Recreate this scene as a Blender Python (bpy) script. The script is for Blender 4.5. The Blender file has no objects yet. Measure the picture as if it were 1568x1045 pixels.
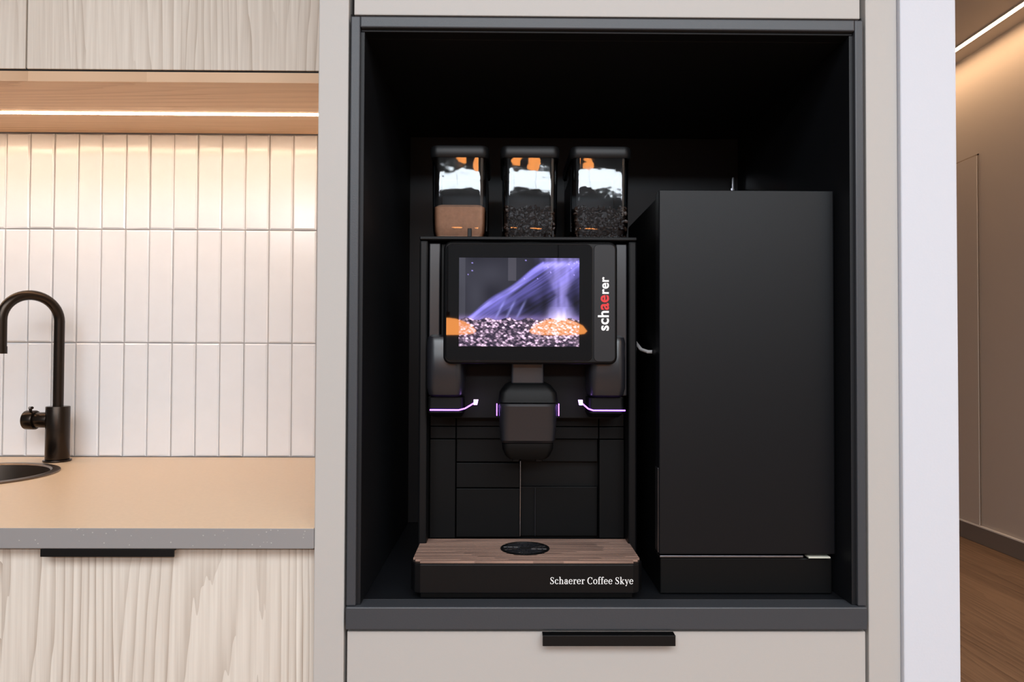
import bpy, bmesh, math, random
from mathutils import Vector, Matrix
random.seed(7)
sc = bpy.context.scene
try:
    sc.view_settings.view_transform = 'Standard'
    sc.view_settings.look = 'None'
except Exception: pass
COL = sc.collection

def lin(r, g, b):
    f = lambda c: (c/255/12.92) if c/255 <= .04045 else ((c/255+.055)/1.055)**2.4
    return (f(r), f(g), f(b), 1)

# ------------------------------------------------------------ materials
def mat(name, rgb, rough=.5, metal=0, spec=.5, emis=None, estr=0, ior=1.5, bump=0, bscale=200, var=0):
    m = bpy.data.materials.new(name); m.use_nodes = True
    nt = m.node_tree; b = nt.nodes['Principled BSDF']
    c = lin(*rgb)
    b.inputs['Base Color'].default_value = c
    b.inputs['Roughness'].default_value = rough
    b.inputs['Metallic'].default_value = metal
    b.inputs['Specular IOR Level'].default_value = spec
    b.inputs['IOR'].default_value = ior
    if emis:
        b.inputs['Emission Color'].default_value = lin(*emis)
        b.inputs['Emission Strength'].default_value = estr
    tc = nt.nodes.new('ShaderNodeTexCoord')
    n = nt.nodes.new('ShaderNodeTexNoise'); n.inputs['Scale'].default_value = bscale; n.inputs['Detail'].default_value = 3
    nt.links.new(tc.outputs['Object'], n.inputs['Vector'])
    if bump:
        bp = nt.nodes.new('ShaderNodeBump'); bp.inputs['Strength'].default_value = bump; bp.inputs['Distance'].default_value = .001
        nt.links.new(n.outputs['Fac'], bp.inputs['Height']); nt.links.new(bp.outputs['Normal'], b.inputs['Normal'])
    if var:
        r = nt.nodes.new('ShaderNodeMapRange'); r.inputs['To Min'].default_value = 1-var; r.inputs['To Max'].default_value = 1+var
        nt.links.new(n.outputs['Fac'], r.inputs['Value'])
        mx = nt.nodes.new('ShaderNodeVectorMath'); mx.operation = 'SCALE'; mx.inputs[0].default_value = c[:3]
        nt.links.new(r.outputs[0], mx.inputs['Scale']); nt.links.new(mx.outputs[0], b.inputs['Base Color'])
    return m

def emit(name, rgb, s):
    m = bpy.data.materials.new(name); m.use_nodes = True; nt = m.node_tree; nt.nodes.clear()
    o = nt.nodes.new('ShaderNodeOutputMaterial'); e = nt.nodes.new('ShaderNodeEmission')
    e.inputs[0].default_value = lin(*rgb); e.inputs[1].default_value = s
    nt.links.new(e.outputs[0], o.inputs[0]); return m

def wood(name, light, dark, axis='z', lines=60, warp=9, nx=4, nz=.8, ring=.5, fibre=.5, rough=.6, off=0, fib=170, sharp=2.4, plank=0, tone=0):
    """grain runs along `axis`; cathedral figure = contour lines of a stretched noise; optional veneer planks"""
    m = bpy.data.materials.new(name); m.use_nodes = True; nt = m.node_tree; b = nt.nodes['Principled BSDF']
    b.inputs['Roughness'].default_value = rough
    N = nt.nodes.new; L = nt.links.new
    tc = N('ShaderNodeTexCoord'); sp = N('ShaderNodeSeparateXYZ'); L(tc.outputs['Object'], sp.inputs[0])
    if axis == 'z': a, c = sp.outputs['X'], sp.outputs['Z']
    elif axis == 'x': a, c = sp.outputs['Y'], sp.outputs['X']
    else: a, c = sp.outputs['X'], sp.outputs['Y']
    def M(op, i, k, add=0.0):
        n = N('ShaderNodeMath'); n.operation = op
        for q, v in enumerate((i, k, add)):
            if isinstance(v, (int, float)): n.inputs[q].default_value = v
            else: L(v, n.inputs[q])
        return n.outputs[0]
    def mul(i, k, add=0.0): return M('MULTIPLY_ADD', i, k, add)
    def vec(x, y, z=0.0):
        v = N('ShaderNodeCombineXYZ'); L(x, v.inputs[0]); L(y, v.inputs[1])
        if isinstance(z, (int, float)): v.inputs[2].default_value = z
        else: L(z, v.inputs[2])
        return v.outputs[0]
    def noise(v, det, ro=.5):
        n = N('ShaderNodeTexNoise'); n.inputs['Scale'].default_value = 1; n.inputs['Detail'].default_value = det; n.inputs['Roughness'].default_value = ro
        L(v, n.inputs['Vector']); return n.outputs['Fac']
    pi_ = 0.0
    if plank:
        pi_ = M('FLOOR', mul(a, 1/plank, off), 0)
    pz = mul(pi_, 7.31) if plank else 0.0
    n1 = noise(vec(mul(a, nx, off), mul(c, nz, off), pz), 1, .3)
    n2 = noise(vec(mul(a, fib), mul(c, 3.5)), 3)
    n3 = noise(vec(mul(a, 6, 3+off), mul(c, .5, 3), pz), 2)
    n4 = noise(vec(mul(a, 90), mul(c, 5)), 1)
    s = M('MULTIPLY_ADD', n1, warp, mul(a, lines))
    s2 = M('MULTIPLY_ADD', n4, .45, s)
    pw = M('POWER', M('FRACT', s2, 0), sharp)
    rr = N('ShaderNodeMapRange'); L(n3, rr.inputs['Value']); rr.inputs['From Min'].default_value = .36; rr.inputs['From Max'].default_value = .58; rr.inputs['To Min'].default_value = .2*ring; rr.inputs['To Max'].default_value = ring
    f = M('MULTIPLY', pw, rr.outputs[0])
    g = M('MULTIPLY_ADD', n2, fibre, f)
    if plank and tone:
        wn = N('ShaderNodeTexWhiteNoise'); wn.noise_dimensions = '1D'; L(pi_, wn.inputs['W'])
        g = M('MULTIPLY_ADD', wn.outputs['Value'], tone, g)
    n = N('ShaderNodeMath'); n.operation = 'SUBTRACT'; L(g, n.inputs[0]); n.inputs[1].default_value = .36*fibre; n.use_clamp = True
    h = n.outputs[0]
    mx = N('ShaderNodeMix'); mx.data_type = 'RGBA'; L(h, mx.inputs['Factor'])
    mx.inputs[6].default_value = lin(*light); mx.inputs[7].default_value = lin(*dark)
    L(mx.outputs[2], b.inputs['Base Color'])
    return m

def clearglass(name, tint=(235, 240, 245), boost=.03):
    m = bpy.data.materials.new(name); m.use_nodes = True; nt = m.node_tree; nt.nodes.clear(); N = nt.nodes.new; L = nt.links.new
    o = N('ShaderNodeOutputMaterial'); t = N('ShaderNodeBsdfTransparent'); t.inputs[0].default_value = lin(*tint)
    g = N('ShaderNodeBsdfGlossy'); g.inputs['Roughness'].default_value = .04
    fr = N('ShaderNodeFresnel'); fr.inputs['IOR'].default_value = 1.55
    ad = N('ShaderNodeMath'); ad.operation = 'ADD'; ad.inputs[1].default_value = boost; ad.use_clamp = True
    L(fr.outputs[0], ad.inputs[0]); mx = N('ShaderNodeMixShader'); L(ad.outputs[0], mx.inputs[0]); L(t.outputs[0], mx.inputs[1]); L(g.outputs[0], mx.inputs[2]); L(mx.outputs[0], o.inputs[0])
    tc = N('ShaderNodeTexCoord'); n = N('ShaderNodeTexNoise'); n.inputs['Scale'].default_value = 28; L(tc.outputs['Object'], n.inputs['Vector'])
    bp = N('ShaderNodeBump'); bp.inputs['Strength'].default_value = .35; bp.inputs['Distance'].default_value = .001; L(n.outputs['Fac'], bp.inputs['Height']); L(bp.outputs['Normal'], g.inputs['Normal'])
    return m

# ------------------------------------------------------------ geometry helpers
def finish(ob, m=None, bevel=0, seg=2, parent=None, smooth=False):
    COL.objects.link(ob)
    if m: ob.data.materials.append(m)
    if bevel:
        bv = ob.modifiers.new('bevel', 'BEVEL'); bv.width = bevel; bv.segments = seg; bv.limit_method = 'ANGLE'
        bv.harden_normals = False
    if smooth:
        for p in ob.data.polygons: p.use_smooth = len(p.vertices) <= 4
        es = ob.modifiers.new('es', 'EDGE_SPLIT'); es.split_angle = math.radians(35)
    if parent:
        ob.parent = parent; ob.matrix_parent_inverse = Matrix.Translation(-parent.location)
    return ob

def empty(name, loc):
    e = bpy.data.objects.new(name, None); e.empty_display_size = .05; e.location = loc; COL.objects.link(e); return e

def box(name, x0, x1, y0, y1, z0, z1, m, bevel=0, parent=None, seg=2):
    me = bpy.data.meshes.new(name)
    v = [(x, y, z) for z in (z0, z1) for y in (y0, y1) for x in (x0, x1)]
    f = [(0, 2, 3, 1), (4, 5, 7, 6), (0, 1, 5, 4), (1, 3, 7, 5), (3, 2, 6, 7), (2, 0, 4, 6)]
    me.from_pydata(v, [], f); return finish(bpy.data.objects.new(name, me), m, bevel, seg, parent)

def boxes(name, lst, m, bevel=0, parent=None, seg=2):
    me = bpy.data.meshes.new(name); V = []; F = []
    for (x0, x1, y0, y1, z0, z1) in lst:
        o = len(V); V += [(x, y, z) for z in (z0, z1) for y in (y0, y1) for x in (x0, x1)]
        F += [tuple(o+i for i in q) for q in [(0, 2, 3, 1), (4, 5, 7, 6), (0, 1, 5, 4), (1, 3, 7, 5), (3, 2, 6, 7), (2, 0, 4, 6)]]
    me.from_pydata(V, [], F); return finish(bpy.data.objects.new(name, me), m, bevel, seg, parent)

def rring(cx, cy, hx, hy, r, n=6):
    r = min(r, hx*.999, hy*.999); pts = []
    C = [(1, 1), (-1, 1), (-1, -1), (1, -1)]
    for k, (sx, sy) in enumerate(C):
        for i in range(n+1):
            a = math.pi/2*(k + i/n); pts.append((cx+sx*(hx-r)+r*math.cos(a), cy+sy*(hy-r)+r*math.sin(a)))
    return pts

def loft(name, secs, m, parent=None, axis='z', cap=(True, True), bevel=0):
    """secs: (t, ca, cb, ha, hb, r) rounded rectangles stacked along axis"""
    V = []; F = []; n = None
    for s in secs:
        ring = rring(*s[1:]); n = len(ring)
        for (a, b) in ring: V.append((a, b, s[0]) if axis == 'z' else (a, s[0], b))
    for k in range(len(secs)-1):
        for i in range(n):
            j = (i+1) % n; q = (k*n+i, k*n+j, (k+1)*n+j, (k+1)*n+i)
            F.append(q)
    if cap[0]: F.append(tuple(range(n-1, -1, -1)))
    if cap[1]: F.append(tuple((len(secs)-1)*n+i for i in range(n)))
    me = bpy.data.meshes.new(name); me.from_pydata(V, [], F)
    bm = bmesh.new(); bm.from_mesh(me); bmesh.ops.recalc_face_normals(bm, faces=bm.faces); bm.to_mesh(me); bm.free()
    return finish(bpy.data.objects.new(name, me), m, bevel, 2, parent, smooth=True)

def plate(name, x0, x1, z0, z1, y0, y1, r, m, parent=None, ch=.002):
    cx, cz, hx, hz = (x0+x1)/2, (z0+z1)/2, (x1-x0)/2, (z1-z0)/2
    return loft(name, [(y0, cx, cz, hx-ch, hz-ch, max(r-ch, .0005)), (y0+ch*.4, cx, cz, hx-ch*.35, hz-ch*.35, r-ch*.3), (y0+ch, cx, cz, hx, hz, r), (y1, cx, cz, hx, hz, r)], m, parent, 'y')

def cyl(name, p0, p1, r, m, parent=None, r2=None, n=40, bevel=0):
    p0, p1 = Vector(p0), Vector(p1); d = p1-p0; bm = bmesh.new()
    bmesh.ops.create_cone(bm, cap_ends=True, segments=n, radius1=r, radius2=r if r2 is None else r2, depth=d.length)
    M = Matrix.Translation((p0+p1)/2) @ d.to_track_quat('Z', 'Y').to_matrix().to_4x4(); bm.transform(M)
    me = bpy.data.meshes.new(name); bm.to_mesh(me); bm.free()
    return finish(bpy.data.objects.new(name, me), m, bevel, 2, parent, smooth=True)

def tube(name, pts, r, m, parent=None, n=16, radii=None):
    pts = [Vector(p) for p in pts]; V = []; F = []; up = None
    for i, p in enumerate(pts):
        t = (pts[min(i+1, len(pts)-1)]-pts[max(i-1, 0)]).normalized()
        if up is None:
            up = Vector((0, 1, 0)) if abs(t.y) < .9 else Vector((1, 0, 0))
        u = (up-t*up.dot(t)).normalized(); w = t.cross(u); up = u
        rr = radii[i] if radii else r
        for k in range(n):
            a = 2*math.pi*k/n; V.append(p+u*rr*math.cos(a)+w*rr*math.sin(a))
    for i in range(len(pts)-1):
        for k in range(n):
            j = (k+1) % n; F.append((i*n+k, i*n+j, (i+1)*n+j, (i+1)*n+k))
    F.append(tuple(range(n-1, -1, -1))); F.append(tuple((len(pts)-1)*n+k for k in range(n)))
    me = bpy.data.meshes.new(name); me.from_pydata([tuple(v) for v in V], [], F)
    return finish(bpy.data.objects.new(name, me), m, 0, 2, parent, smooth=True)

def lathe(name, prof, cx, cy, m, parent=None, n=64):
    V = []; F = []
    for (r, z) in prof:
        for k in range(n):
            a = 2*math.pi*k/n; V.append((cx+r*math.cos(a), cy+r*math.sin(a), z))
    for i in range(len(prof)-1):
        for k in range(n):
            j = (k+1) % n; F.append((i*n+k, i*n+j, (i+1)*n+j, (i+1)*n+k))
    me = bpy.data.meshes.new(name); me.from_pydata(V, [], F)
    return finish(bpy.data.objects.new(name, me), m, 0, 2, parent, smooth=True)

def text(name, s, loc, size, m, parent, rot=(math.pi/2, 0, 0), fit=None, bold=0.0, fit_h=None):
    cu = bpy.data.curves.new(name, 'FONT'); cu.body = s; cu.size = 1; cu.offset = bold; cu.extrude = .01; cu.space_character = 1.04
    tmp = bpy.data.objects.new(name+'_t', cu); COL.objects.link(tmp); bpy.context.view_layer.update()
    me = bpy.data.meshes.new_from_object(tmp.evaluated_get(bpy.context.evaluated_depsgraph_get())); bpy.data.objects.remove(tmp)
    xs = [v.co.x for v in me.vertices]; x0, x1 = min(xs), max(xs)
    ys = [v.co.y for v in me.vertices]
    k = fit/(x1-x0) if fit else size
    ky = fit_h/(max(ys)-min(ys)) if fit_h else k
    M = Matrix.Translation(loc) @ Matrix.Rotation(rot[1], 4, 'Y') @ Matrix.Rotation(rot[0], 4, 'X') @ Matrix.Diagonal((k, ky, .02, 1)) @ Matrix.Translation((-x0, 0, 0))
    me.transform(M); me.materials.clear()
    return finish(bpy.data.objects.new(name, me), m, 0, 2, parent)

# serif lettering drawn as modulated strokes (thick verticals, thin horizontals, ball terminals)
def serif_text(name, s, x, z, y, width, m, parent):
    TH, TN = .105, .04
    quads = []
    def stroke(pts, ws):
        for i in range(len(pts)-1):
            (x0, y0), (x1, y1) = pts[i], pts[i+1]
            def nrm(k):
                a = pts[max(k-1, 0)]; b = pts[min(k+1, len(pts)-1)]
                dx, dy = b[0]-a[0], b[1]-a[1]; l = math.hypot(dx, dy) or 1; return (-dy/l, dx/l)
            n0, n1 = nrm(i), nrm(i+1); a, b = ws[i]/2, ws[i+1]/2
            quads.append([(x0-n0[0]*a, y0-n0[1]*a), (x1-n1[0]*b, y1-n1[1]*b), (x1+n1[0]*b, y1+n1[1]*b), (x0+n0[0]*a, y0+n0[1]*a)])
    def line(p, q, w): stroke([p, q], [w, w])
    def arc(cx, cy, rx, ry, a0, a1, th=TH, tn=TN, n=22):
        P = []; W = []
        for i in range(n+1):
            t = math.radians(a0+(a1-a0)*i/n); P.append((cx+rx*math.cos(t), cy+ry*math.sin(t))); W.append(tn+(th-tn)*abs(math.cos(t))**1.5)
        stroke(P, W)
    def dot(cx, cy, r):
        quads.append([(cx+r*math.cos(k*math.pi/4), cy+r*math.sin(k*math.pi/4)) for k in range(8)])
    def ser(cx, cy, w=.20): line((cx-w/2, cy), (cx+w/2, cy), TN)
    def glyph(ch, o):
        X = lambda p: p+o
        if ch == 'o': arc(X(.27), .25, .19, .235, 0, 360); return .54
        if ch == 'c': arc(X(.26), .25, .18, .235, 50, 325); dot(X(.38), .39, .05); return .48
        if ch == 'e': arc(X(.26), .25, .185, .235, 5, 325); line((X(.1), .27), (X(.46), .27), TN); return .51
        if ch == 'a':
            line((X(.36), .04), (X(.36), .36), TH); arc(X(.24), .35, .12, .13, 0, 165); dot(X(.14), .37, .05)
            arc(X(.23), .14, .14, .125, 60, 320); line((X(.38), .03), (X(.47), .03), TN*1.2); return .5
        if ch == 'r':
            line((X(.15), 0), (X(.15), .48), TH); ser(X(.16), .02, .25); line((X(.03), .465), (X(.15), .465), TN)
            arc(X(.29), .34, .12, .13, 165, 60); dot(X(.355), .42, .055); return .42
        if ch == 'h':
            line((X(.14), 0), (X(.14), .74), TH); ser(X(.14), .02, .23); line((X(.03), .725), (X(.14), .725), TN)
            arc(X(.29), .32, .14, .15, 175, 0); line((X(.43), 0), (X(.43), .32), TH); ser(X(.43), .02, .23); return .58
        if ch == 'f':
            line((X(.15), 0), (X(.15), .60), TH); ser(X(.16), .02, .25); line((X(.03), .465), (X(.30), .465), TN)
            arc(X(.26), .60, .11, .13, 180, 55); dot(X(.32), .69, .05); return .33
        if ch == 'k':
            line((X(.14), 0), (X(.14), .74), TH); ser(X(.14), .02, .23); line((X(.03), .725), (X(.14), .725), TN)
            line((X(.18), .2), (X(.42), .46), TN); line((X(.25), .29), (X(.43), .02), TH); ser(X(.41), .465, .18); ser(X(.44), .02, .2); return .55
        if ch == 'y':
            line((X(.11), .46), (X(.29), .04), TH); line((X(.44), .46), (X(.22), -.14), TN); dot(X(.17), -.15, .06)
            ser(X(.11), .465, .2); ser(X(.43), .465, .16); return .51
        if ch == 'S':
            P = [(.43, .53), (.40, .64), (.28, .70), (.16, .66), (.11, .55), (.16, .44), (.28, .36), (.40, .27), (.44, .16), (.38, .05), (.26, .005), (.14, .04), (.08, .18)]
            W = [.04, .04, .04, .07, .1, .11, .12, .11, .1, .07, .04, .04, .04]
            stroke([(X(a), b) for a, b in P], W); line((X(.43), .50), (X(.43), .70), TN); line((X(.08), 0), (X(.08), .2), TN); return .54
        if ch == 'C':
            arc(X(.35), .35, .27, .345, 42, 318, .12); line((X(.56), .46), (X(.56), .70), TN); return .65
        return .24
    o = 0
    for ch in s: o += glyph(ch, o)+.015
    k = width/o; V = []; F = []
    for q in quads:
        b = len(V); V += [(x+px*k, y, z+pz*k*1.12) for px, pz in q]; F.append(tuple(range(b, b+len(q))))
    me = bpy.data.meshes.new(name); me.from_pydata(V, [], F)
    return finish(bpy.data.objects.new(name, me), m, 0, 2, parent)

# ------------------------------------------------------------ palette
GREIGE = mat('greige_laminate', (188, 185, 181), .55, bump=.05, bscale=400)
WHITEW = mat('white_paint', (214, 218, 227), .7, bump=.1, bscale=300)
CORR = mat('corridor_paint', (196, 184, 174), .8, bump=.1, bscale=200)
CEIL = mat('ceiling_paint', (200, 193, 187), .85, bump=.05)
BACKW = mat('room_paint', (104, 108, 113), .8, bump=.05)
GAP = mat('shadow_gap_black', (14, 14, 15), .8)
FRAME = mat('frame_anthracite', (62, 65, 70), .42, bump=.15, bscale=600)
NICHE = mat('niche_black_laminate', (20, 22, 26), .5, spec=.35, bump=.05, bscale=500)
HANDLE = mat('handle_black', (10, 10, 11), .45, spec=.3)
ASH = wood('whitewashed_ash', (230, 223, 212), (140, 116, 94), 'z', lines=40, warp=24, nx=4.2, nz=.55, ring=.55, fibre=.62, sharp=3.2, plank=.18, tone=.09, off=2.3)
ASH2 = wood('whitewashed_ash_wall', (236, 228, 216), (150, 126, 103), 'z', lines=40, warp=22, nx=4.0, nz=.6, ring=.48, fibre=.6, sharp=3.2, off=5.4, plank=.2, tone=.08)
OAK = wood('warm_oak_soffit', (230, 196, 162), (176, 128, 90), 'x', lines=60, warp=14, nx=4, nz=.4, ring=.4, fibre=.6, sharp=3)
TILE = mat('tile_glaze', (236, 237, 240), .16, bump=.3, bscale=22, var=.03)
GROUT = mat('grout', (180, 175, 172), .9)
CTOP = mat('counter_top_led_tint', (222, 194, 162), .38, bump=.05, bscale=150, var=.06)  # same slab as the edge; warm LED light is put into this colour
LEDW = emit('led_warm', (255, 222, 188), 42)
LEDC = emit('led_warm_corridor', (255, 212, 166), 46)

# terrazzo edge
CEDGE = mat('counter_edge_terrazzo', (150, 147, 148), .5)
nt = CEDGE.node_tree; vo = nt.nodes.new('ShaderNodeTexVoronoi'); vo.inputs['Scale'].default_value = 110
tc = nt.nodes.new('ShaderNodeTexCoord'); nt.links.new(tc.outputs['Object'], vo.inputs['Vector'])
cr = nt.nodes.new('ShaderNodeValToRGB'); cr.color_ramp.elements[0].position = .07; cr.color_ramp.elements[0].color = lin(186, 183, 180)
cr.color_ramp.elements[1].position = .13; cr.color_ramp.elements[1].color = lin(146, 144, 144)
nt.links.new(vo.outputs['Distance'], cr.inputs[0]); nt.links.new(cr.outputs[0], nt.nodes['Principled BSDF'].inputs['Base Color'])

# floor planks
FLOOR = wood('floor_oak', (160, 128, 100), (104, 78, 58), 'y', lines=30, warp=8, nx=6, nz=.8, ring=.5, fibre=.9, rough=.5, sharp=2, plank=.19, tone=.3, fib=90)

# ------------------------------------------------------------ room shell
box('floor', -2.7, 3.1, -5.1, 5.6, -.1, 0, FLOOR)
box('ceiling', -2.7, 3.1, -5.1, 5.6, 3.11, 3.21, CEIL)
box('wall_kitchen', -2.6, .606, .76, .86, 0, 3.11, WHITEW)
box('wall_partition', .6065, .693, -.008, 5.5, 0, 3.11, WHITEW, .002)
box('wall_left', -2.7, -2.6, -5, .86, 0, 3.11, BACKW)
box('wall_right', 2.98, 3.1, -5, 5.5, 0, 3.11, CORR)
box('wall_far', .693, 3.1, 5.5, 5.6, 0, 3.11, CORR)
WZ0, WZ1 = 2.46, 2.76
boxes('wall_back', [(-2.7, 3.1, -5.1, -5, 0, WZ0), (-2.7, 3.1, -5.1, -5, WZ1, 3.11), (-2.7, -2.5, -5.1, -5, WZ0, WZ1), (2.8, 3.1, -5.1, -5, WZ0, WZ1)], BACKW)
boxes('window_1', [(-2.5, 2.8, -5.06, -5.02, WZ0, WZ0+.02), (-2.5, 2.8, -5.06, -5.02, WZ1-.02, WZ1)] + [(x, x+.05, -5.06, -5.02, WZ0+.02, WZ1-.02) for x in (-2.5, -1.19, .12, 1.43, 2.75)], mat('window_frame_dark', (40, 40, 42), .5))
box('baseboard_right', 2.962, 2.9795, -5, 5.5, 0.001, .105, mat('baseboard_grey', (122, 112, 105), .6), .002)
box('trim_1', 2.960, 2.9795, -5, 5.5, .1055, .113, mat('baseboard_lip', (238, 232, 226), .5))
# flush door in the corridor wall
d = empty('door_1', (2.972, 3.85, .115))
DG = mat('door_joint', (150, 134, 120), .8)
box('leaf', 2.970, 2.976, 3.385, 4.3, .115, 2.44, CORR, .001, d)
boxes('joint', [(2.9755, 2.9785, 3.374, 3.384, .115, 2.45), (2.9755, 2.9785, 3.374, 4.31, 2.441, 2.450)], DG, 0, d)
# ceiling LED line in corridor
l = empty('led_ceiling_strip', (2.83, 0, 3.1))
box('diffuser', 2.815, 2.845, -4.5, 5.4, 3.1, 3.108, LEDC, 0, l)
boxes('channel', [(2.809, 2.815, -4.5, 5.4, 3.101, 3.1095), (2.845, 2.851, -4.5, 5.4, 3.101, 3.1095)], CEIL, 0, l)

# ------------------------------------------------------------ tile splashback
def tiles():
    bm = bmesh.new(); px, pz, g = .0614, .292, .0028
    c0 = -.549
    for i in range(-4, 34):
        x1 = c0+px*(-i); x0 = x1-px
        if x0 < -2.6 or x1 > -.29: 
            x0 = max(x0, -2.6); x1 = min(x1, -.29)
        if x1-x0 < .01: continue
        for k in range(0, 3):
            z0 = .905+pz*k; z1 = min(z0+pz, 1.737)
            a0, a1, b0, b1 = x0+g/2, x1-g/2, z0+g/2, z1-g/2
            dy = random.uniform(-.0012, .0012); t1 = random.uniform(-.0008, .0008); t2 = random.uniform(-.0012, .0012)
            yb, yf, e = .7595, .7515+dy, .0035
            o = [bm.verts.new(p) for p in [(a0, yb, b0), (a1, yb, b0), (a1, yb, b1), (a0, yb, b1)]]
            mdl = [bm.verts.new(p) for p in [(a0, yf+.0025, b0), (a1, yf+.0025, b0), (a1, yf+.0025, b1), (a0, yf+.0025, b1)]]
            f = [bm.verts.new(p) for p in [(a0+e, yf+t1+t2, b0+e), (a1-e, yf-t1+t2, b0+e), (a1-e, yf-t1-t2, b1-e), (a0+e, yf+t1-t2, b1-e)]]
            for A, B in ((o, mdl), (mdl, f)):
                for q in range(4): bm.faces.new((A[q], A[(q+1) % 4], B[(q+1) % 4], B[q]))
            bm.faces.new(f)
    bmesh.ops.recalc_face_normals(bm, faces=bm.faces)
    me = bpy.data.meshes.new('tiles'); bm.to_mesh(me); bm.free(); return me
sb = empty('tile_splashback', (-1.4, .755, .905))
finish(bpy.data.objects.new('tiles', tiles()), TILE, 0, 2, sb)
box('grout_bed', -2.599, -.2895, .7565, .7598, .905, 1.737, GROUT, 0, sb)

# ------------------------------------------------------------ upper cabinets
XE = -2.595
uc = empty('upper_cabinet', (-1.4, .58, 1.74))
box('carcass', XE, -.2895, .425, .756, 1.762, 2.5, ASH2, 0, uc)
boxes('soffit', [(XE, -.2895, .40, .590, 1.738, 1.760), (XE, -.2895, .604, .7495, 1.738, 1.760)], OAK, .0008, uc)
boxes('shadow_gap', [(XE, -.2895, .4035, .424, 1.7605, 1.768)], GAP, 0, uc)
for i, (a, b) in enumerate([(-1.0025, -.2895), (-1.722, -1.006), (XE, -1.7255)]):
    box('door_%d' % (i+1), a, b, .400, .4235, 1.7645, 2.5, ASH2, .0012, uc)
box('led_strip', -2.58, -.291, .5902, .6038, 1.7365, 1.7615, LEDW, 0, uc)

# ------------------------------------------------------------ base cabinets
bc = empty('base_cabinet', (-1.4, .4, 0))
edges = [-.2895, -.92, -1.55, -2.18, XE]
pan = [(XE, -.2895, .06, .755, .10, .118), (XE, -.2895, .745, .755, .118, .8725), (XE, -.2895, .06, .12, .8555, .8725)]
for e in edges: 
    e2 = max(e-.018, XE); pan.append((e2, e2+.018, .06, .744, .119, .855))
boxes('carcass', pan, GAP, 0, bc)
box('plinth', XE, -.2895, .09, .12, 0, .10, GAP, 0, bc)
for i in range(4):
    x1, x0 = edges[i], edges[i+1]+.003
    box('front_%d' % (i+1), x0, x1, .022, .044, .105, .8675, ASH, .001, bc)
    c = (x0+x1)/2
    if i == 0: c = -.603
    if i < 3:
        boxes('handle_%d' % (i+1), [(c-.101, c+.101, .004, .0215, .8695, .8725), (c-.101, c+.101, .002, .005, .8605, .8725)], HANDLE, .0006, bc)

# ------------------------------------------------------------ countertop with round sink cutout
SX, SY, SR = -1.152, .462, .167
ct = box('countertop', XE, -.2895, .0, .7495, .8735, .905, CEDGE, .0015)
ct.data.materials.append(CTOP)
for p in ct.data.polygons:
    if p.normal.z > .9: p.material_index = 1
cut = cyl('cutter', (SX, SY, .8), (SX, SY, 1), SR-.008, CEDGE, n=96)
bo = ct.modifiers.new('hole', 'BOOLEAN'); bo.object = cut; bo.operation = 'DIFFERENCE'; bo.solver = 'EXACT'
bpy.context.view_layer.update()
ct.modifiers.remove(ct.modifiers['bevel'])
me = bpy.data.meshes.new_from_object(ct.evaluated_get(bpy.context.evaluated_depsgraph_get()))
ct.modifiers.clear(); ct.data = me; bpy.data.objects.remove(cut)
bv = ct.modifiers.new('b', 'BEVEL'); bv.width = .0015; bv.segments = 2; bv.limit_method = 'ANGLE'
STEEL = mat('gunmetal_steel', (120, 108, 98), .35, metal=1, bump=.03)
sk = empty('round_sink', (SX, SY, .905))
lathe('bowl', [(SR, .9055), (SR, .908), (SR-.004, .9095), (SR-.016, .9092), (SR-.020, .906), (SR-.022, .88), (SR-.03, .78), (SR-.06, .755), (.03, .75), (.001, .75)], SX, SY, STEEL, sk, 96)
lathe('drain', [(.001, .753), (.022, .753), (.03, .7515)], SX, SY, HANDLE, sk)

# ------------------------------------------------------------ faucet
FB = mat('faucet_black_metal', (58, 50, 44), .27, metal=.9, spec=.6)
fx, fy = -1.094, .672
fa = empty('faucet', (fx, fy, .905))
cyl('base_flange', (fx, fy, .9055), (fx, fy, .910), .031, FB, fa, bevel=.001)
cyl('body', (fx, fy, .910), (fx, fy, 1.040), .0265, FB, fa, bevel=.002)
ex, ey = -1.168, .575
R = math.hypot(ex-fx, ey-fy)/2; ux, uy = (ex-fx)/(2*R), (ey-fy)/(2*R)
top = 1.308-R
pts = [(fx, fy, 1.038), (fx, fy, 1.1), (fx, fy, 1.17), (fx, fy, top)]
for i in range(1, 25):
    a = math.pi*i/24; q = R-R*math.cos(a); pts.append((fx+ux*q, fy+uy*q, top+R*math.sin(a)))
pts += [(ex, ey, top-.02), (ex, ey, 1.172)]
tube('spout', pts, .0118, FB, fa, 24)
cyl('aerator', (ex, ey, 1.168), (ex, ey, 1.185), .0128, FB, fa)
cyl('lever_stem', (fx-.02, fy, 1.006), (fx-.052, fy, 1.006), .019, FB, fa, bevel=.001)
cyl('lever_knob', (fx-.052, fy, 1.006), (fx-.078, fy, 1.006), .0235, FB, fa, bevel=.003)
tube('lever_pin', [(fx-.065, fy, 1.025), (fx-.066, fy-.004, 1.036), (fx-.05, fy-.02, 1.037)], .0035, FB, fa)

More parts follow.
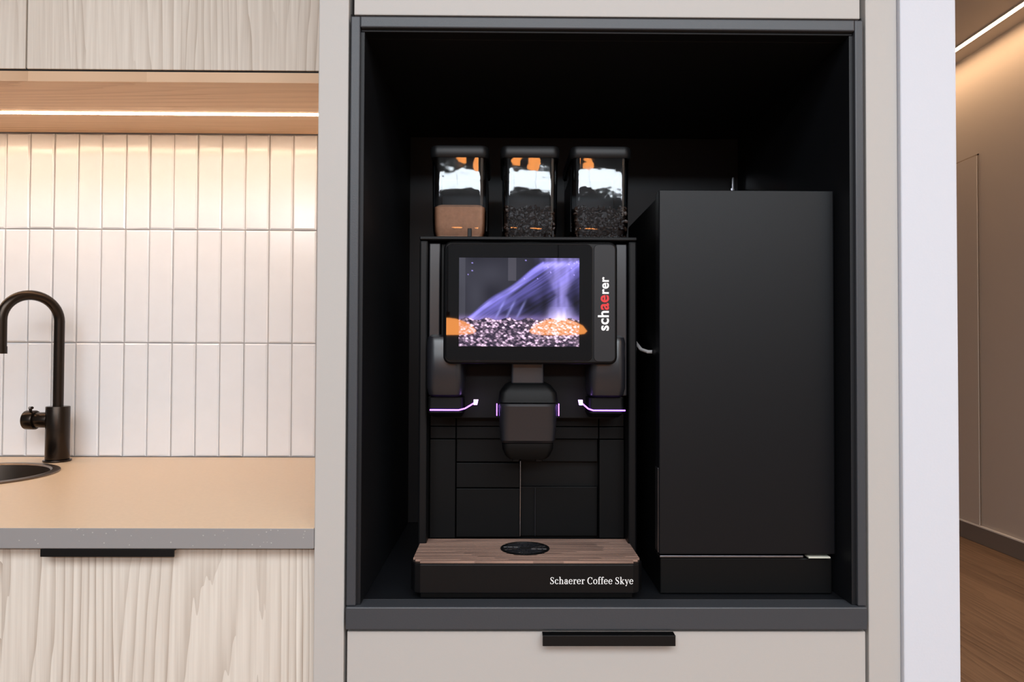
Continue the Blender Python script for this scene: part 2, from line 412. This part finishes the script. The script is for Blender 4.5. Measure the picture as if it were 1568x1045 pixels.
# ------------------------------------------------------------ tall cabinet with niche
tc_ = empty('tall_cabinet', (.155, .38, 0))
box('side_panel_left', -.289, -.243, 0, .755, 0, 2.5, GREIGE, .0015, tc_)
box('side_panel_right', .557, .606, 0, .755, 0, 2.5, GREIGE, .0015, tc_)
box('top_front', -.2355, .5495, .002, .022, 1.6945, 2.5, GREIGE, .0015, tc_)
box('drawer_front', -.2385, .553, .002, .022, .40, .7485, GREIGE, .0015, tc_)
box('lower_drawer_front', -.2385, .553, .002, .022, .08, .396, GREIGE, .0015, tc_)
boxes('carcass', [(-.2425, .5565, .03, .755, .0, .748), (-.2425, .5565, .03, .755, 1.70, 2.5), (-.2425, -.2405, .012, .5, .748, 1.70), (.5545, .5565, .012, .5, .748, 1.70)], GAP, 0, tc_)
boxes('drawer_handle', [(.058, .258, -.012, .002, .7455, .7485), (.058, .258, -.014, -.011, .7325, .7485)], HANDLE, .0006, tc_)
XL, XR, ZB, ZT, YB = -.219, .533, .788, 1.669, .54
boxes('niche_frame', [(-.2395, XL-.006, -.003, .03, .7885, 1.6905), (XR+.006, .5525, -.003, .03, .7885, 1.6905), (XL-.006, XR+.006, -.003, .03, ZT+.004, 1.6905), (-.2395, .5525, -.006, .03, .7535, ZB)], FRAME, .002, tc_)
boxes('niche_lining', [(-.2395, XL, .004, YB, ZB, ZT), (XR, .5525, .004, YB, ZB, ZT), (-.2395, .5525, .03, YB+.01, ZT, 1.69), (XL-.0055, XR+.0055, .004, .03, ZT, ZT+.0035), (-.2395, .5525, .0305, YB+.01, .755, ZB-.0002), (-.2395, .5525, YB, YB+.01, ZB, ZT)], NICHE, .001, tc_)

# ------------------------------------------------------------ coffee machine
BLK = mat('machine_satin_black', (9, 10, 12), .42, spec=.25, bump=.08, bscale=900)
BLK2 = mat('machine_dark_panel', (5, 6, 7), .5, spec=.2, bump=.05, bscale=900)
LOWP = mat('machine_lower_panel', (6, 7, 8), .5, spec=.16, bump=.05, bscale=900)
GREY = mat('machine_grey_plastic', (31, 32, 37), .3, spec=.65)
GLOSS = mat('screen_black_glass', (3, 3, 4), .02, spec=.6, ior=1.55)
CHR = mat('chrome', (200, 200, 205), .15, metal=1)
LEDP = emit('led_purple', (164, 96, 255), 6)
LEDP2 = emit('led_lilac_tip', (200, 150, 255), 6)
WHT = mat('label_white', (238, 238, 238), .5, emis=(255, 255, 255), estr=.15)
RED = mat('label_red', (214, 40, 44), .5, emis=(220, 30, 30), estr=.15)
cm = empty('coffee_machine', (.036, .3, .788))
# body
boxes('side_pillars', [(-.147, -.1325, .125, .52, .79, 1.365), (.2105, .225, .125, .52, .79, 1.365)], BLK, .003, cm)
box('top_cap', -.147, .225, .122, .52, 1.3655, 1.372, BLK, .002, cm)
boxes('pillar_inlays', [(-.1315, -.112, .133, .2, 1.10, 1.362), (.190, .2095, .133, .2, 1.10, 1.362)], GREY, .002, cm)
box('head_panel', -.112, .19, .14, .3, 1.06, 1.362, BLK2, .002, cm)
box('core', -.132, .21, .19, .51, .79, 1.36, BLK2, 0, cm)
lw = []
for (a, b) in [(-.131, -.0865), (-.085, .1645), (.166, .2095)]:
    lw.append((a, b, .166, .189, 1.0445, 1.10)); lw.append((a, b, .166, .189, 1.0225, 1.043))
lw += [(-.131, -.0865, .163, .189, .849, 1.021), (.166, .2095, .163, .189, .849, 1.021)]
lw += [(-.085, .0265, .172, .189, .981, 1.021), (.028, .1645, .176, .189, .981, 1.021), (-.085, .0265, .170, .189, .936, .979), (-.085, .0265, .170, .189, .849, .934), (.028, .1645, .178, .189, .849, .936)]
boxes('front_panels', lw, LOWP, .0008, cm)
cyl('seam_highlight_left', (.0275, .168, .85), (.0275, .168, .983), .0010, CHR, cm, n=12)  # thin chrome rod standing in for the highlight along a door seam
cyl('seam_highlight_right', (.054, .174, .85), (.054, .174, .935), .0008, GREY, cm, n=12)  # second rod, likewise a modelled seam highlight and no pipe
# touch display
box('display_mount', -.06, .15, .086, .141, 1.17, 1.34, BLK2, .004, cm)
plate('display_bezel', -.1, .181, 1.155, 1.353, .058, .090, .012, BLK, cm, .004)
plate('display_glass', -.096, .1405, 1.160, 1.349, .0565, .06, .009, GLOSS, cm, .001)
plate('display_side_strip', .1425, .1775, 1.159, 1.349, .057, .062, .008, mat('display_strip', (34, 35, 38), .4, spec=.3), cm, .001)

def screen():
    x0, x1, z0, z1, y = -.0748, .1192, 1.1835, 1.3265, .0562
    nx, nz = 220, 160
    def h(i, j, s=0): return (math.sin(i*127.1+j*311.7+s*74.7)*43758.5453) % 1
    def sm(a, b, t):
        t = max(0, min(1, (t-a)/(b-a))); return t*t*(3-2*t)
    def vn(x, y, s=0):
        i, j = math.floor(x), math.floor(y); u, v = x-i, y-j; u = u*u*(3-2*u); v = v*v*(3-2*v)
        return (h(i, j, s)*(1-u)+h(i+1, j, s)*u)*(1-v)+(h(i, j+1, s)*(1-u)+h(i+1, j+1, s)*u)*v
    def col(u, v):
        px, py = 703+184*u, 395+136*v
        c = Vector((.012, .012, .022))
        c += Vector((.035, .035, .045))*vn(px/26, py/30, 1)*sm(840, 740, px)
        if 778 < px < 790 and py < 430: c += Vector((.045, .042, .05))
        if px < 713: c += Vector((.03, .03, .035))
        # diagonal beam of the bean hopper, lit blue-violet
        top = 486-(px-715)*.72 + 2*math.sin(px*.09)
        if px > 832: top = 402-(px-832)*.06
        dd = py-top; t = sm(-3, 4, dd)
        if t > 0:
            q = (py-402)+(px-832)*(.72-.10*min(max(dd/40, 0), 1))
            al = px-.7*py
            st = vn(q/5.5, al/60, 2)*.6 + vn(q/2.2, al/40, 3)*.6
            edge = math.exp(-dd/14)*.9 + math.exp(-dd/55)*.75
            c += Vector((.14, .12, .50))*t*st*edge*1.6
            c += Vector((.28, .25, .66))*t*math.exp(-((dd-5)/5)**2)*(.2+.6*vn(px/14, py/9, 8))
            c *= 1-.9*math.exp(-(((px-808)/22)**2+((py-467)/14)**2))
            c *= 1-.7*math.exp(-(((px-775)/14)**2+((py-480)/7)**2))
            c *= 1-.85*math.exp(-(((px-882)/11)**2+((py-462)/28)**2))
            c *= 1-.75*math.exp(-(((px-834)/8)**2+((py-466)/24)**2))
            for q in range(3):
                c += Vector((.25, .25, .6))*math.exp(-((px-(768+q*16)-(470-py)*.5)/2.0)**2)*sm(455, 470, py)*sm(492, 482, py)*.6
        # bright pour
        w = 27-.36*(py-397) if py < 452 else 7+.40*(py-452)
        cx = 859
        b = math.exp(-(abs(px-cx)/max(w, 6))**3)*(.35+.65*vn(px/4.5, py/22, 4))
        c += Vector((.36, .31, .80))*b*(.95 if py < 470 else 1.2)
        c += Vector((.8, .7, .8))*math.exp(-(((px-858)/13)**2+((py-487)/10)**2))*.8
        c += Vector((.3, .2, .5))*math.exp(-((py-489)/5)**2)*.5
        if h(int(px/2), int(py/2), 9) > .996 and py < 440: c += Vector((.3, .25, .7))
        # beans
        if py > 489+2*math.sin(px*.2):
            s = 4.2; bx = px/s+.5*(int(py/3.4) % 2); by = py/3.4
            best = 9; bi = None
            for di in (-1, 0, 1):
                for dj in (-1, 0, 1):
                    i, j = math.floor(bx)+di, math.floor(by)+dj
                    ox, oy = i+h(i, j, 5), j+h(i, j, 6); dd = math.hypot(bx-ox, by-oy)
                    if dd < best: best = dd; bi = (i, j)
            r = h(bi[0], bi[1], 7); sh = max(0, 1-best*1.35)
            k = .05+(r**2.6)*1.9
            c = Vector((.80, .55, .76))*k*sh*1.4 + Vector((.015, .01, .03))
            c += Vector((.5, .4, .35))*math.exp(-(((px-855)/30)**2+((py-500)/14)**2))*sh
        return c
    V = []; F = []; C = []
    for j in range(nz+1):
        for i in range(nx+1):
            u, v = i/nx, j/nz; V.append((x0+(x1-x0)*u, y, z1-(z1-z0)*v)); C.append(col(u, v))
    for j in range(nz):
        for i in range(nx):
            a = j*(nx+1)+i; F.append((a, a+nx+1, a+nx+2, a+1))
    me = bpy.data.meshes.new('screen_picture'); me.from_pydata(V, [], F)
    at = me.color_attributes.new('Col', 'FLOAT_COLOR', 'POINT')
    for k, c in enumerate(C): at.data[k].color = (max(c[0], 0), max(c[1], 0), max(c[2], 0), 1)
    m = bpy.data.materials.new('screen_picture'); m.use_nodes = True; b = m.node_tree.nodes['Principled BSDF']
    b.inputs['Base Color'].default_value = (.003, .003, .004, 1); b.inputs['Roughness'].default_value = .02; b.inputs['IOR'].default_value = 1.55; b.inputs['Specular IOR Level'].default_value = .6
    a = m.node_tree.nodes.new('ShaderNodeAttribute'); a.attribute_name = 'Col'
    m.node_tree.links.new(a.outputs['Color'], b.inputs['Emission Color']); b.inputs['Emission Strength'].default_value = 1.0
    return finish(bpy.data.objects.new('screen_picture', me), m, 0, 2, cm)
screen()
# vertical lettering
R90 = (math.pi/2, -math.pi/2, 0)
text('lettering_a', 'sch', (.1665, .0567, 1.2095), .02, WHT, cm, R90, fit=.0320, bold=.022)
text('lettering_b', 'ae', (.1665, .0567, 1.2430), .02, RED, cm, R90, fit=.0240, bold=.022)
text('lettering_c', 'rer', (.1665, .0567, 1.2690), .02, WHT, cm, R90, fit=.0275, bold=.022)
# dispensing side modules
for nm, cx, s in (('left', -.0985, -1), ('right', .168, 1)):
    loft('side_dispenser_'+nm, [(1.100, cx, .115, .024, .028, .010), (1.104, cx, .112, .028, .034, .013), (1.116, cx, .110, .0305, .038, .015), (1.190, cx, .110, .0305, .038, .015), (1.199, cx, .112, .029, .035, .013), (1.203, cx, .118, .024, .026, .010)], GREY, cm)
    loft('arm_bracket_'+nm, [(1.066, cx-s*.002, .13, .024, .03, .006), (1.074, cx, .125, .030, .036, .007), (1.099, cx, .125, .029, .036, .007)], BLK2, cm)
tube('led_left', [(-.124, .088, 1.0785), (-.10, .088, 1.0785), (-.076, .088, 1.0785), (-.066, .089, 1.081), (-.050, .092, 1.0905)], .0012, LEDP, cm, 10)
tube('led_right', [(.199, .088, 1.0785), (.17, .088, 1.0785), (.146, .088, 1.0785), (.138, .089, 1.081), (.127, .092, 1.0905)], .0012, LEDP, cm, 10)
for nm, x, s in (('left', -.049, -1), ('right', .126, 1)):
    loft('led_lens_'+nm, [(1.087, x, .092, .003, .003, .0025), (1.0955, x-s*.001, .092, .0038, .003, .0025)], LEDP2, cm)
# central spout
loft('spout_neck', [(1.118, .037, .115, .027, .03, .004), (1.158, .037, .115, .027, .03, .004)], GREY, cm)
loft('spout_hood', [(1.092, .038, .107, .049, .036, .012), (1.108, .038, .108, .047, .035, .012), (1.120, .038, .110, .038, .032, .012), (1.124, .038, .112, .03, .028, .01)], BLK2, cm)
loft('spout_head', [(1.0265, .0375, .092, .0425, .024, .012), (1.031, .0375, .091, .0450, .028, .014), (1.060, .0375, .090, .0465, .031, .016), (1.087, .0375, .088, .0475, .034, .018), (1.0905, .0375, .088, .046, .032, .017)], GREY, cm)
loft('spout_nozzle', [(.999, .0375, .094, .030, .016, .008), (1.004, .0375, .094, .036, .019, .009), (1.016, .0375, .093, .0415, .023, .01), (1.0255, .0375, .093, .042, .023, .012)], BLK2, cm)
boxes('spout_leds', [(-.0140, -.0125, .078, .082, 1.070, 1.090), (.0875, .0890, .078, .082, 1.070, 1.090)], LEDP, .0005, cm)
boxes('outlets', [(.012, .024, .083, .095, .994, 1.0), (.050, .062, .083, .095, .994, 1.0)], BLK2, .002, cm)
# drip tray
def prism(name, poly, z0, z1, m, bevel, parent):
    n = len(poly); V = [(x, y, z0) for x, y in poly]+[(x, y, z1) for x, y in poly]
    F = [tuple(range(n-1, -1, -1)), tuple(range(n, 2*n))]+[(i, (i+1) % n, n+(i+1) % n, n+i) for i in range(n)]
    me = bpy.data.meshes.new(name); me.from_pydata(V, [], F); return finish(bpy.data.objects.new(name, me), m, bevel, 3, parent)
prism('tray_body', [(-.1465, .163), (-.1465, .038), (-.140, .024), (-.130, .019), (.200, .019), (.210, .024), (.2165, .038), (.2165, .163)][::1], .8, .8455, BLK, .002, cm)
prism('tray_foot', [(-.132, .163), (-.132, .036), (.202, .036), (.202, .163)], .788, .7995, BLK2, .001, cm)
SLAT = wood('tray_walnut', (164, 132, 116), (58, 42, 37), 'x', lines=200, warp=6, nx=9, nz=3, ring=.6, fibre=1.5, rough=.6, fib=300, sharp=2)
sl = []
n = 15
for i in range(n):
    y0 = .022+(.160-.022)*i/n; y1 = y0+(.160-.022)/n-.0028
    ins = max(0, (.036-y0))*.9
    sl.append((-.1435+ins, .2135-ins, y0, y1, .8457, .8495))
boxes('tray_slats', sl, SLAT, .0004, cm)
gx, gy = .034, .094
lathe('grate_rim', [(.0405, .8496), (.0405, .8506), (.036, .8508), (.0355, .8497)], gx, gy, BLK2, cm)
cyl('grate_plate', (gx, gy, .8494), (gx, gy, .8499), .036, mat('grate_void', (5, 5, 5), .7), cm)
for k in range(3): 
    lathe('grate_ring_%d' % k, [(.010+.009*k, .8500), (.010+.009*k, .8507), (.0125+.009*k, .8507), (.0125+.009*k, .8500)], gx, gy, GREY, cm)
for k in range(12):
    a = 2*math.pi*k/12
    tube('grate_bar_%d' % k, [(gx+.011*math.cos(a), gy+.011*math.sin(a), .8503), (gx+.036*math.cos(a+.35), gy+.036*math.sin(a+.35), .8503)], .0008, GREY, cm, 8)
serif_text('tray_lettering', 'Schaerer Coffee Skye', .0705, .8150, .0186, .130, WHT, cm)
# top details
boxes('top_latches', [(-.066, -.059, .14, .15, 1.372, 1.389), (.080, .084, .14, .15, 1.372, 1.386), (-.140, -.134, .15, .17, 1.372, 1.377), (.205, .212, .15, .17, 1.372, 1.377)], BLK, .001, cm)

# hoppers
GL = clearglass('hopper_clear_plastic', boost=.03)
POW = mat('milk_choc_powder', (190, 138, 104), .9, bump=.8, bscale=120, var=.25)
BEAN = mat('coffee_beans', (40, 26, 19), .4, spec=.4, var=.4, bscale=60)
LID = mat('hopper_lid_black', (17, 18, 20), .4, spec=.35)
for idx, (x0, x1) in enumerate([(-.139, -.031), (-.0105, .099), (.117, .230)]):
    cx = (x0+x1)/2; hx = (x1-x0)/2; cy, hy = .295, .095
    t = 'hopper_%d_' % (idx+1)
    loft(t+'shell', [(1.373, cx, cy, hx*.80, hy*.90, .012), (1.395, cx, cy, hx*.89, hy*.95, .014), (1.41, cx, cy, hx*.91, hy*.96, .015), (1.531, cx, cy, hx*.935, hy*.965, .016)], GL, cm, cap=(False, False))
    loft(t+'lid', [(1.530, cx, cy, hx*.97, hy*.98, .014), (1.534, cx, cy, hx, hy, .015), (1.545, cx, cy, hx, hy, .015), (1.5505, cx, cy, hx*.975, hy*.98, .014), (1.5525, cx, cy, hx*.93, hy*.95, .014)], LID, cm)
    loft(t+'collar', [(1.3722, cx, cy, hx*.82, hy*.92, .012), (1.378, cx, cy, hx*.82, hy*.92, .012)], LID, cm)
    boxes(t+'corner_ribs', [(cx-hx*.93, cx-hx*.88, cy-hy*.6, cy+hy*.9, 1.40, 1.53), (cx+hx*.88, cx+hx*.93, cy-hy*.6, cy+hy*.9, 1.40, 1.53)], LID, .001, cm)
    box(t+'back', cx-hx*.84, cx+hx*.84, cy+hy*.80, cy+hy*.83, 1.38, 1.53, LID, .001, cm)
    tp = 1.446 if idx == 0 else 1.438
    fill = POW if idx == 0 else BEAN
    loft(t+'fill', [(1.376, cx, cy, hx*.76, hy*.85, .01), (1.397, cx, cy, hx*.85, hy*.90, .011), (tp-.006, cx, cy, hx*.87, hy*.92, .012), (tp, cx, cy, hx*.76, hy*.8, .012)], fill, cm)
    if idx:
        bm = bmesh.new()
        for q in range(460):
            z = random.uniform(1.380, tp+.003)
            w = .80 + min(z-1.38, .02)*3
            if q % 4 == 0: x = cx+random.uniform(-.8, .8)*hx; y = cy+random.uniform(-.8, .8)*hy; z = tp+random.uniform(-.004, .004)
            elif q % 4 == 1: x = cx+random.choice((-1, 1))*hx*(w-.01); y = cy+random.uniform(-.8, .8)*hy
            else: x = cx+random.uniform(-.95, .95)*hx*w; y = cy-hy*(w+.065)
            M = Matrix.Translation((x, y, z)) @ Matrix.Rotation(random.uniform(0, 6.3), 4, 'Y') @ Matrix.Rotation(random.uniform(0, 6.3), 4, 'X') @ Matrix.Diagonal((.0052, .0036, .0028, 1))
            bmesh.ops.create_icosphere(bm, subdivisions=1, radius=1, matrix=M)
        me = bpy.data.meshes.new(t+'beans'); bm.to_mesh(me); bm.free()
        finish(bpy.data.objects.new(t+'beans', me), BEAN, 0, 2, cm, smooth=True)

# ------------------------------------------------------------ milk fridge
FR = mat('fridge_black_satin', (10, 12, 16), .4, spec=.28, bump=.1, bscale=1200)
fr = empty('mini_fridge', (.385, .2, .788))
box('body', .250, .523, .075, .36, .80, 1.432, BLK2, .003, fr)
box('door', .2457, .5275, .045, .073, .8535, 1.436, FR, .0025, fr, 3)
box('plinth', .249, .525, .052, .36, .789, .846, BLK2, .002, fr)
box('door_trim', .247, .476, .0455, .07, .8485, .8515, mat('trim_silver', (130, 130, 135), .3, metal=1), .0005, fr)
box('door_edge_reflection', .2446, .2455, .048, .07, .856, .99, mat('edge_reflection_silver', (150, 150, 155), .3, metal=1), .0003, fr)  # silver strip stands in for a reflection on the door's left edge
box('label', .484, .519, .0445, .06, .8478, .8500, mat('label_cream', (215, 215, 200), .5), .0003, fr)
tube('milk_hose', [(.2265, .20, 1.21), (.229, .17, 1.195), (.235, .14, 1.180), (.243, .12, 1.176), (.2497, .118, 1.176)], .003, mat('hose_silver', (190, 190, 192), .35), fr)
pl = empty('wall_bracket', (.515, .53, 1.55))
cyl('stem', (.515, .5395, 1.548), (.515, .520, 1.548), .004, CHR, pl, n=16)
box('hook', .5125, .5175, .516, .520, 1.535, 1.575, CHR, .001, pl)

# ------------------------------------------------------------ pendant lamps in the room behind
PEN = emit('pendant_orange_glow', (255, 160, 84), 15)
for i, (x, y, z) in enumerate(((-.34, -3, 1.33), (.31, -3, 1.33), (-.24, -3.1, 2.42), (.27, -3.1, 2.36))):
    p = empty('pendant_lamp' + ('' if i == 0 else '.%03d' % i), (x, y, z))
    lathe('shade', [(.012, z+.055), (.05, z+.05), (.10, z+.035), (.145, z+.012), (.17, z-.02), (.155, z-.035), (.10, z-.042), (.001, z-.045)], x, y, PEN, p)
    cyl('cap', (x, y, z+.05), (x, y, z+.09), .015, HANDLE, p)
    cyl('cord', (x, y, z+.09), (x, y, 3.108), .003, HANDLE, p, n=8)

# ------------------------------------------------------------ lights
def area(name, loc, rot, sx, sy, power, col):
    L = bpy.data.lights.new(name, 'AREA'); L.shape = 'RECTANGLE'; L.size = sx; L.size_y = sy; L.energy = power; L.color = col
    o = bpy.data.objects.new(name, L); o.location = loc; o.rotation_euler = rot; COL.objects.link(o); return o
area('window_daylight', (.15, -4.99, (WZ0+WZ1)/2), (math.radians(90), 0, 0), 5.2, WZ1-WZ0-.04, 74, (.84, .93, 1.0))
area('added_ceiling_fill', (.2, -2.9, 3.09), (0, 0, 0), 3.6, 2.0, 172, (.83, .93, 1.0))  # unseen fill lamp, added to carry most of the room's brightness
w = bpy.data.worlds.new('sky'); sc.world = w; w.use_nodes = True
w.node_tree.nodes['Background'].inputs[0].default_value = (.8, .88, 1, 1); w.node_tree.nodes['Background'].inputs[1].default_value = 1.0

# ------------------------------------------------------------ camera
cd = bpy.data.cameras.new('camera'); cam = bpy.data.objects.new('camera', cd); COL.objects.link(cam)
cd.sensor_width = 36; cd.lens = 36*1100/1568; cd.clip_start = .01
cam.matrix_world = Matrix.Translation((0, -1.1, 1.17)) @ Matrix.Rotation(math.radians(-.54), 4, 'Z') @ Matrix.Rotation(math.radians(91.1), 4, 'X') @ Matrix.Rotation(math.radians(.22), 4, 'Z')
sc.camera = cam
